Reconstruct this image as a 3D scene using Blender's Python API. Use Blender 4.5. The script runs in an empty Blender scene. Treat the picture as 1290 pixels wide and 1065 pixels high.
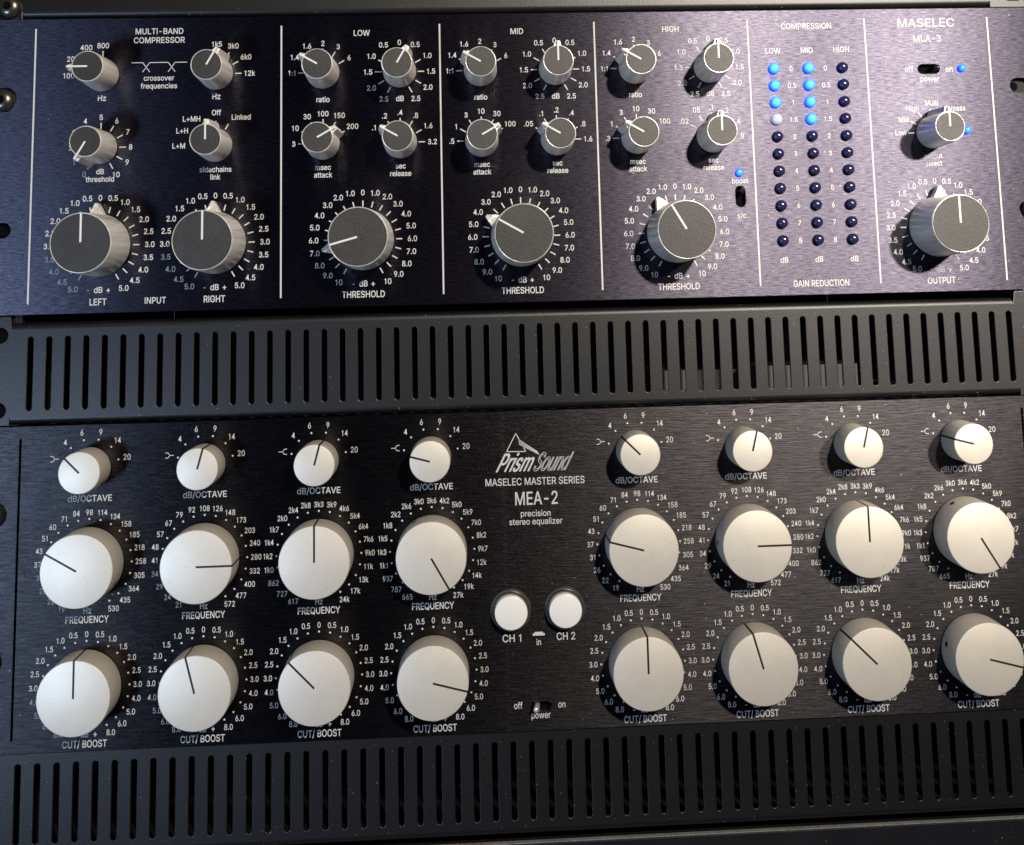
import bpy, bmesh, math, random
from mathutils import Matrix, Vector
random.seed(7)
S = bpy.context.scene
MM = 0.001
V0 = 420.0                                    # lifts the rack so that everything stands above z = 0

def P(u, v, h=0.0):
    """panel coordinates in mm (u right, v up, h out of the panel) to world metres"""
    return Vector((u*MM, -h*MM, (v+V0)*MM))

# ------------------------------------------------------------------ camera
cam_d = bpy.data.cameras.new('camera'); cam = bpy.data.objects.new('camera', cam_d)
S.collection.objects.link(cam); S.camera = cam
Rr = ((0.9985027144, 0.0248278052, -0.0487433006),
      (-0.0185417753, 0.9919303124, 0.1254211221),
      (0.0514638885, -0.1243295436, 0.9909054611))
cv = lambda a: Vector((a[0], a[2], -a[1]))
rx, ry, rz = cv(Rr[0]), -cv(Rr[1]), -cv(Rr[2])
M = Matrix((rx, ry, rz)).transposed().to_4x4()
M.translation = P(-13.126, -136.119, 496.298)
cam.matrix_world = M
cam_d.sensor_width = 36.0
cam_d.lens = 36.0*1391.993/1290.0
cam_d.shift_x = (645-660.493)/1290.0
cam_d.shift_y = (194.812-532.5)/1290.0
cam_d.clip_start = 0.01; cam_d.clip_end = 50.0

# ------------------------------------------------------------------ light
W = bpy.data.worlds.new('World'); S.world = W; W.use_nodes = True
W.node_tree.nodes['Background'].inputs[0].default_value = (0.50, 0.50, 0.85, 1)
W.node_tree.nodes['Background'].inputs[1].default_value = 0.06

def lamp(name, pos, target, power, color, size):
    d = bpy.data.lights.new(name, 'AREA'); d.shape = 'DISK'; d.size = size
    d.energy = power; d.color = color
    o = bpy.data.objects.new(name, d); S.collection.objects.link(o)
    a, b = P(*pos), P(*target)
    o.location = a; o.rotation_euler = (b-a).to_track_quat('-Z', 'Y').to_euler()
    return o
lamp('ceiling_lamp', (380, 330, 1000), (60, -150, 0), 13.0, (1.0, 0.90, 0.76), 0.06)
d = bpy.data.lights.new('side_spot', 'SPOT'); d.energy = 50.0; d.color = (1.0, 0.90, 0.79)
d.spot_size = math.radians(23); d.spot_blend = 0.75; d.shadow_soft_size = 0.03
o = bpy.data.objects.new('side_spot', d); S.collection.objects.link(o)
o.location = P(620, 220, 1000); o.rotation_euler = (P(255, -70, 0)-o.location).to_track_quat('-Z', 'Y').to_euler()
lamp('window_light', (-501, -356, 600), (-150, -200, 0), 2.1, (0.52, 0.71, 1.0), 0.12)

vs = S.view_settings
S.display_settings.display_device = 'sRGB'
vs.view_transform = 'Standard'; vs.look = 'None'; vs.exposure = 0.0; vs.gamma = 1.0
vs.use_curve_mapping = False
S.cycles.use_denoising = True
S.cycles.max_bounces = 8

# ------------------------------------------------------------------ materials
def mat(name, color, rough=0.5, metal=0.0, spec=0.5, coat=0.0):
    m = bpy.data.materials.new(name); m.use_nodes = True
    b = m.node_tree.nodes['Principled BSDF']
    b.inputs['Base Color'].default_value = (*color, 1); b.inputs['Roughness'].default_value = rough
    b.inputs['Metallic'].default_value = metal; b.inputs['Specular IOR Level'].default_value = spec
    b.inputs['Coat Weight'].default_value = coat
    return m, m.node_tree, b

def noise(nt, scale, detail=3.0, rough=0.55, freq=1.0, coord='Object', rot=None):
    tc = nt.nodes.new('ShaderNodeTexCoord'); mp = nt.nodes.new('ShaderNodeMapping')
    mp.inputs['Scale'].default_value = scale
    if rot: mp.inputs['Rotation'].default_value = rot
    n = nt.nodes.new('ShaderNodeTexNoise'); n.inputs['Scale'].default_value = freq
    n.inputs['Detail'].default_value = detail; n.inputs['Roughness'].default_value = rough
    nt.links.new(tc.outputs[coord], mp.inputs['Vector']); nt.links.new(mp.outputs[0], n.inputs['Vector'])
    return n.outputs['Fac']

def ramp(nt, fac, stops):
    r = nt.nodes.new('ShaderNodeValToRGB')
    els = r.color_ramp.elements
    while len(els) < len(stops): els.new(0.5)
    for e, (p, c) in zip(els, stops):
        e.position = p; e.color = (*c, 1) if len(c) == 3 else (c[0],)*3 + (1,)
    nt.links.new(fac, r.inputs[0]); return r.outputs[0]

def mth(nt, op, a, b):
    n = nt.nodes.new('ShaderNodeMath'); n.operation = op
    for i, x in enumerate((a, b)):
        if isinstance(x, (int, float)): n.inputs[i].default_value = x
        else: nt.links.new(x, n.inputs[i])
    return n.outputs[0]

def bump(nt, b, fac, dist, strength=1.0, prev=None):
    n = nt.nodes.new('ShaderNodeBump'); n.inputs['Distance'].default_value = dist
    n.inputs['Strength'].default_value = strength
    nt.links.new(fac, n.inputs['Height'])
    if prev is not None: nt.links.new(prev, n.inputs['Normal'])
    nt.links.new(n.outputs[0], b.inputs['Normal']); return n.outputs[0]

def brushed(name, tint, rough, aniso, grain, amp, fine, speck, var):
    """dyed brushed aluminium: the grain runs sideways, so highlights stretch up and down"""
    m, nt, b = mat(name, tint, rough, 1.0, 0.5)
    g1 = noise(nt, grain, 4.0, 0.6)
    g2 = noise(nt, fine, 2.0, 0.5)
    h = mth(nt, 'ADD', g1, mth(nt, 'MULTIPLY', g2, 0.35))
    bump(nt, b, h, amp)
    tg = nt.nodes.new('ShaderNodeTangent'); tg.direction_type = 'UV_MAP'
    nt.links.new(tg.outputs[0], b.inputs['Tangent'])
    b.inputs['Anisotropic'].default_value = aniso
    b.inputs['Anisotropic Rotation'].default_value = ANI
    smudge = noise(nt, (14, 14, 22), 5.0, 0.6)
    rr = mth(nt, 'ADD', mth(nt, 'MULTIPLY', mth(nt, 'SUBTRACT', smudge, 0.5), 0.10), rough)
    nt.links.new(rr, b.inputs['Roughness'])
    lo_, hi_ = (0.45, 1.5) if name.endswith('anodised_faceplate') else (0.65, 1.3)
    streak = ramp(nt, mth(nt, 'ADD', mth(nt, 'MULTIPLY', g1, 0.7), mth(nt, 'MULTIPLY', g2, 0.3)),
                  [(0.5-var, tuple(x*lo_ for x in tint)), (0.5+var, tuple(x*hi_ for x in tint))])
    d = noise(nt, (620, 620, 620), 1.0, 0.4)                     # dust specks
    dust = ramp(nt, d, [(speck, (0, 0, 0)), (speck+0.03, (0.5, 0.5, 0.5))])
    mx = nt.nodes.new('ShaderNodeMix'); mx.data_type = 'RGBA'
    nt.links.new(dust, mx.inputs[0])
    nt.links.new(streak, mx.inputs[6]); mx.inputs[7].default_value = (0.35, 0.33, 0.3, 1)
    nt.links.new(mx.outputs[2], b.inputs['Base Color'])
    return m
ANI = 0.25
M_comp = brushed('black_brushed_anodised_faceplate', (0.053, 0.049, 0.066), 0.36, 0.92, (260, 260, 2400), 0.00004, (1100, 1100, 4600), 0.77, 0.12)
M_eq = brushed('black_streaky_brushed_faceplate', (0.036, 0.034, 0.037), 0.36, 0.92, (110, 110, 1700), 0.00012, (420, 420, 3400), 0.76, 0.09)

def powder(name, color, rough, spec):
    m, nt, b = mat(name, color, rough, 0.0, spec)
    bump(nt, b, noise(nt, (1500, 1500, 1500), 3.0, 0.6), 0.00006)
    s = noise(nt, (30, 30, 30), 5.0, 0.65)
    c = ramp(nt, s, [(0.3, tuple(x*0.75 for x in color)), (0.75, tuple(x*1.35 for x in color))])
    d = noise(nt, (900, 900, 900), 1.0, 0.4)
    k = ramp(nt, d, [(0.755, (0, 0, 0)), (0.78, (0.4, 0.4, 0.4))])
    mx = nt.nodes.new('ShaderNodeMix'); mx.data_type = 'RGBA'
    nt.links.new(k, mx.inputs[0]); nt.links.new(c, mx.inputs[6]); mx.inputs[7].default_value = (0.4, 0.37, 0.33, 1)
    nt.links.new(mx.outputs[2], b.inputs['Base Color'])
    return m
M_vent = powder('black_powder_coated_steel', (0.004, 0.004, 0.0045), 0.42, 0.62)
M_blank = powder('scuffed_black_steel', (0.008, 0.0074, 0.0068), 0.38, 0.5)
M_rack = mat('dark_rack_steel', (0.010, 0.010, 0.011), 0.6, 0.0, 0.25)[0]
M_chassis = mat('zinc_plated_chassis', (0.42, 0.42, 0.43), 0.45, 0.8)[0]
M_cover = mat('dull_grey_sheet', (0.07, 0.07, 0.075), 0.6, 0.3)[0]
M_under = powder('black_gloss_steel', (0.008, 0.008, 0.009), 0.30, 0.9)

def ink(name, color):
    m, nt, b = mat(name, color, 0.55, 0.0, 0.3)
    n = noise(nt, (2600, 2600, 2600), 2.0, 0.6)
    c = ramp(nt, n, [(0.25, tuple(x*0.72 for x in color)), (0.6, color)])
    nt.links.new(c, b.inputs['Base Color']); return m
M_ink = ink('white_screen_print', (0.72, 0.715, 0.69))
M_ink_eq = ink('off_white_screen_print', (0.66, 0.65, 0.62))

def blasted(name, color, rough, metal, grain=2600, amp=0.00004, lo=0.88):
    m, nt, b = mat(name, color, rough, metal, 0.5)
    n = noise(nt, (grain,)*3, 2.0, 0.6)
    bump(nt, b, n, amp)
    w = noise(nt, (60, 60, 60), 4.0, 0.6)
    k = mth(nt, 'ADD', mth(nt, 'MULTIPLY', n, 0.6), mth(nt, 'MULTIPLY', w, 0.4))
    c = ramp(nt, k, [(0.3, tuple(x*lo for x in color)), (0.65, color)])
    sp = ramp(nt, noise(nt, (700, 700, 700), 1.0, 0.5), [(0.775, (0, 0, 0)), (0.80, (0.6, 0.6, 0.6))])   # small grubby specks
    mx = nt.nodes.new('ShaderNodeMix'); mx.data_type = 'RGBA'
    nt.links.new(sp, mx.inputs[0]); nt.links.new(c, mx.inputs[6]); mx.inputs[7].default_value = (*(x*0.45 for x in color), 1)
    nt.links.new(mx.outputs[2], b.inputs['Base Color'])
    sm = noise(nt, (110, 110, 160), 4.0, 0.6)
    nt.links.new(mth(nt, 'ADD', mth(nt, 'MULTIPLY', mth(nt, 'SUBTRACT', sm, 0.5), 0.08), rough), b.inputs['Roughness'])
    return m
M_white = blasted('satin_white_knob_aluminium', (0.85, 0.79, 0.675), 0.50, 0.50)
M_edge = blasted('bare_aluminium_edge', (0.70, 0.68, 0.64), 0.35, 0.6, 900, 0.00002, 0.35)
M_line = mat('black_engraved_line', (0.012, 0.012, 0.012), 0.5)[0]
def turned(name, color, rough, aniso):
    """lathe-turned metal: grain runs round the knob, so highlights lie along its side"""
    m, nt, b = mat(name, color, rough, 0.38, 0.5)
    tg = nt.nodes.new('ShaderNodeTangent'); tg.direction_type = 'RADIAL'; tg.axis = 'Y'
    nt.links.new(tg.outputs[0], b.inputs['Tangent'])
    b.inputs['Anisotropic'].default_value = aniso; b.inputs['Anisotropic Rotation'].default_value = ANI
    n = noise(nt, (420, 12, 420), 3.0, 0.65)                      # uneven streaks along the side, in tone, bump and roughness
    c = ramp(nt, n, [(0.36, tuple(x*0.86 for x in color)), (0.5, color)])
    bump(nt, b, n, 0.00012)
    nt.links.new(mth(nt, 'ADD', mth(nt, 'MULTIPLY', mth(nt, 'SUBTRACT', n, 0.5), 0.3), rough), b.inputs['Roughness'])
    nt.links.new(c, b.inputs['Base Color'])
    return m
M_silver = turned('turned_silver_aluminium', (0.97, 0.94, 0.85), 0.33, 0.80)
M_cap = blasted('dark_grained_knob_cap', (0.052, 0.050, 0.048), 0.44, 0.0, 2600, 0.00012, 0.30)
M_mark = mat('white_pointer_paint', (0.82, 0.81, 0.76), 0.45)[0]
M_hole = mat('black_recess', (0.003, 0.003, 0.004), 0.8, 0.0, 0.05)[0]
M_switch = mat('black_switch_plastic', (0.012, 0.012, 0.013), 0.25)[0]
M_chrome = mat('nickel_switch_lever', (0.80, 0.78, 0.74), 0.30, 0.6)[0]
M_button = mat('white_button_plastic', (0.86, 0.84, 0.78), 0.35)[0]
M_bezel = mat('dark_plated_bezel', (0.22, 0.215, 0.205), 0.30, 0.8)[0]
M_screw = mat('blackened_screw_steel', (0.16, 0.145, 0.12), 0.28, 0.9)[0]
M_led_off = mat('dark_blue_unlit_lens', (0.018, 0.020, 0.065), 0.16, 0.0, 0.6)[0]
def glow(name, color, emis, k):
    m, nt, b = mat(name, color, 0.2)
    b.inputs['Emission Color'].default_value = (*emis, 1); b.inputs['Emission Strength'].default_value = k
    return m
def lens(name, r, core, edge, k):
    """lit lens: the die glows through the middle, the rim shows the tinted plastic"""
    m, nt, b = mat(name, (0.02, 0.12, 0.5), 0.2)
    tc = nt.nodes.new('ShaderNodeTexCoord'); mp = nt.nodes.new('ShaderNodeMapping')
    mp.inputs['Scale'].default_value = (1000/r, 0, 1000/r)
    ln_ = nt.nodes.new('ShaderNodeVectorMath'); ln_.operation = 'LENGTH'
    nt.links.new(tc.outputs['Object'], mp.inputs[0]); nt.links.new(mp.outputs[0], ln_.inputs[0])
    c = ramp(nt, ln_.outputs['Value'], [(0.45, core), (0.98, edge)])
    nt.links.new(c, b.inputs['Emission Color']); b.inputs['Emission Strength'].default_value = k
    return m
M_led_on = lens('lit_blue_lens', 2.55, (0.011, 0.066, 0.6), (0.0012, 0.013, 1.0), 15.0)
M_led_small = lens('lit_deep_blue_lens', 1.75, (0.005, 0.042, 0.6), (0.001, 0.009, 1.0), 13.0)
M_led_pale = glow('half_lit_pale_lens', (0.45, 0.45, 0.55), (0.55, 0.62, 1.0), 0.35)

# ------------------------------------------------------------------ helpers
def tag(o, label=None, cat=None, group=None, kind=None):
    for k, x in (('label', label), ('category', cat), ('group', group), ('kind', kind)):
        if x: o[k] = x
    return o

def link(name, me, parent=None, loc=None, mats=()):
    o = bpy.data.objects.new(name, me); S.collection.objects.link(o)
    if parent is not None: o.parent = parent
    if loc is not None: o.location = loc
    for m in mats: me.materials.append(m)
    return o

def empty(name, u, v, h=0):
    o = bpy.data.objects.new(name, None); S.collection.objects.link(o)
    o.location = P(u, v, h); o.empty_display_size = 0.02; return o

class MB:
    """collects shapes in local panel millimetres (a right, b up, h out)"""
    def __init__(s): s.v = []; s.f = []; s.mi = []
    def add(s, vs, fs, mi=0):
        o = len(s.v); s.v += vs; s.f += [tuple(i+o for i in f) for f in fs]; s.mi += [mi]*len(fs)
    def box(s, a0, a1, b0, b1, h0, h1, mi=0):
        vs = [(a, b, h) for h in (h0, h1) for b in (b0, b1) for a in (a0, a1)]
        s.add(vs, [(0, 2, 3, 1), (4, 5, 7, 6), (0, 1, 5, 4), (2, 6, 7, 3), (0, 4, 6, 2), (1, 3, 7, 5)], mi)
    def lathe(s, prof, n=48, ca=0, cb=0, mi=0, cap_in=True, cap_out=True, sa=1.0, sb=1.0):
        """prof: list of (r, h) from the back to the front"""
        vs = []; fs = []
        for r, h in prof:
            for k in range(n):
                t = 2*math.pi*k/n; vs.append((ca+sa*r*math.cos(t), cb+sb*r*math.sin(t), h))
        for i in range(len(prof)-1):
            for k in range(n):
                fs.append((i*n+k, i*n+(k+1) % n, (i+1)*n+(k+1) % n, (i+1)*n+k))
        if cap_out: fs.append(tuple((len(prof)-1)*n+k for k in range(n)))
        if cap_in: fs.append(tuple(reversed(range(n))))
        s.add(vs, fs, mi)
    def prism(s, poly, h0, h1, mi=0):
        n = len(poly)
        ar = sum(poly[i][0]*poly[(i+1) % n][1]-poly[(i+1) % n][0]*poly[i][1] for i in range(n))
        if ar < 0: poly = poly[::-1]
        vs = [(a, b, h0) for a, b in poly] + [(a, b, h1) for a, b in poly]
        fs = [tuple(range(n, 2*n)), tuple(reversed(range(n)))]
        fs += [(i, (i+1) % n, n+(i+1) % n, n+i) for i in range(n)]
        s.add(vs, fs, mi)
    def bar(s, p, q, w, h, mi=0):
        (a0, b0), (a1, b1) = p, q
        L = math.hypot(a1-a0, b1-b0) or 1; nx, ny = -(b1-b0)/L*w/2, (a1-a0)/L*w/2
        s.add([(a0-nx, b0-ny, h), (a1-nx, b1-ny, h), (a1+nx, b1+ny, h), (a0+nx, b0+ny, h)], [(0, 1, 2, 3)], mi)
    def dot(s, a, b, r, h, n=12, mi=0):
        s.add([(a+r*math.cos(2*math.pi*k/n), b+r*math.sin(2*math.pi*k/n), h) for k in range(n)], [tuple(range(n))], mi)
    def mesh(s, name, smooth=35):
        me = bpy.data.meshes.new(name)
        me.from_pydata([(a*MM, -h*MM, b*MM) for a, b, h in s.v], [], s.f)
        me.polygons.foreach_set('material_index', s.mi); me.update()
        if smooth:
            me.polygons.foreach_set('use_smooth', [True]*len(me.polygons))
            me.set_sharp_from_angle(angle=math.radians(smooth))
        return me
    def obj(s, name, mats, parent=None, loc=None, smooth=35):
        return link(name, s.mesh(name, smooth), parent, loc, mats if isinstance(mats, (list, tuple)) else [mats])

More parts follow.
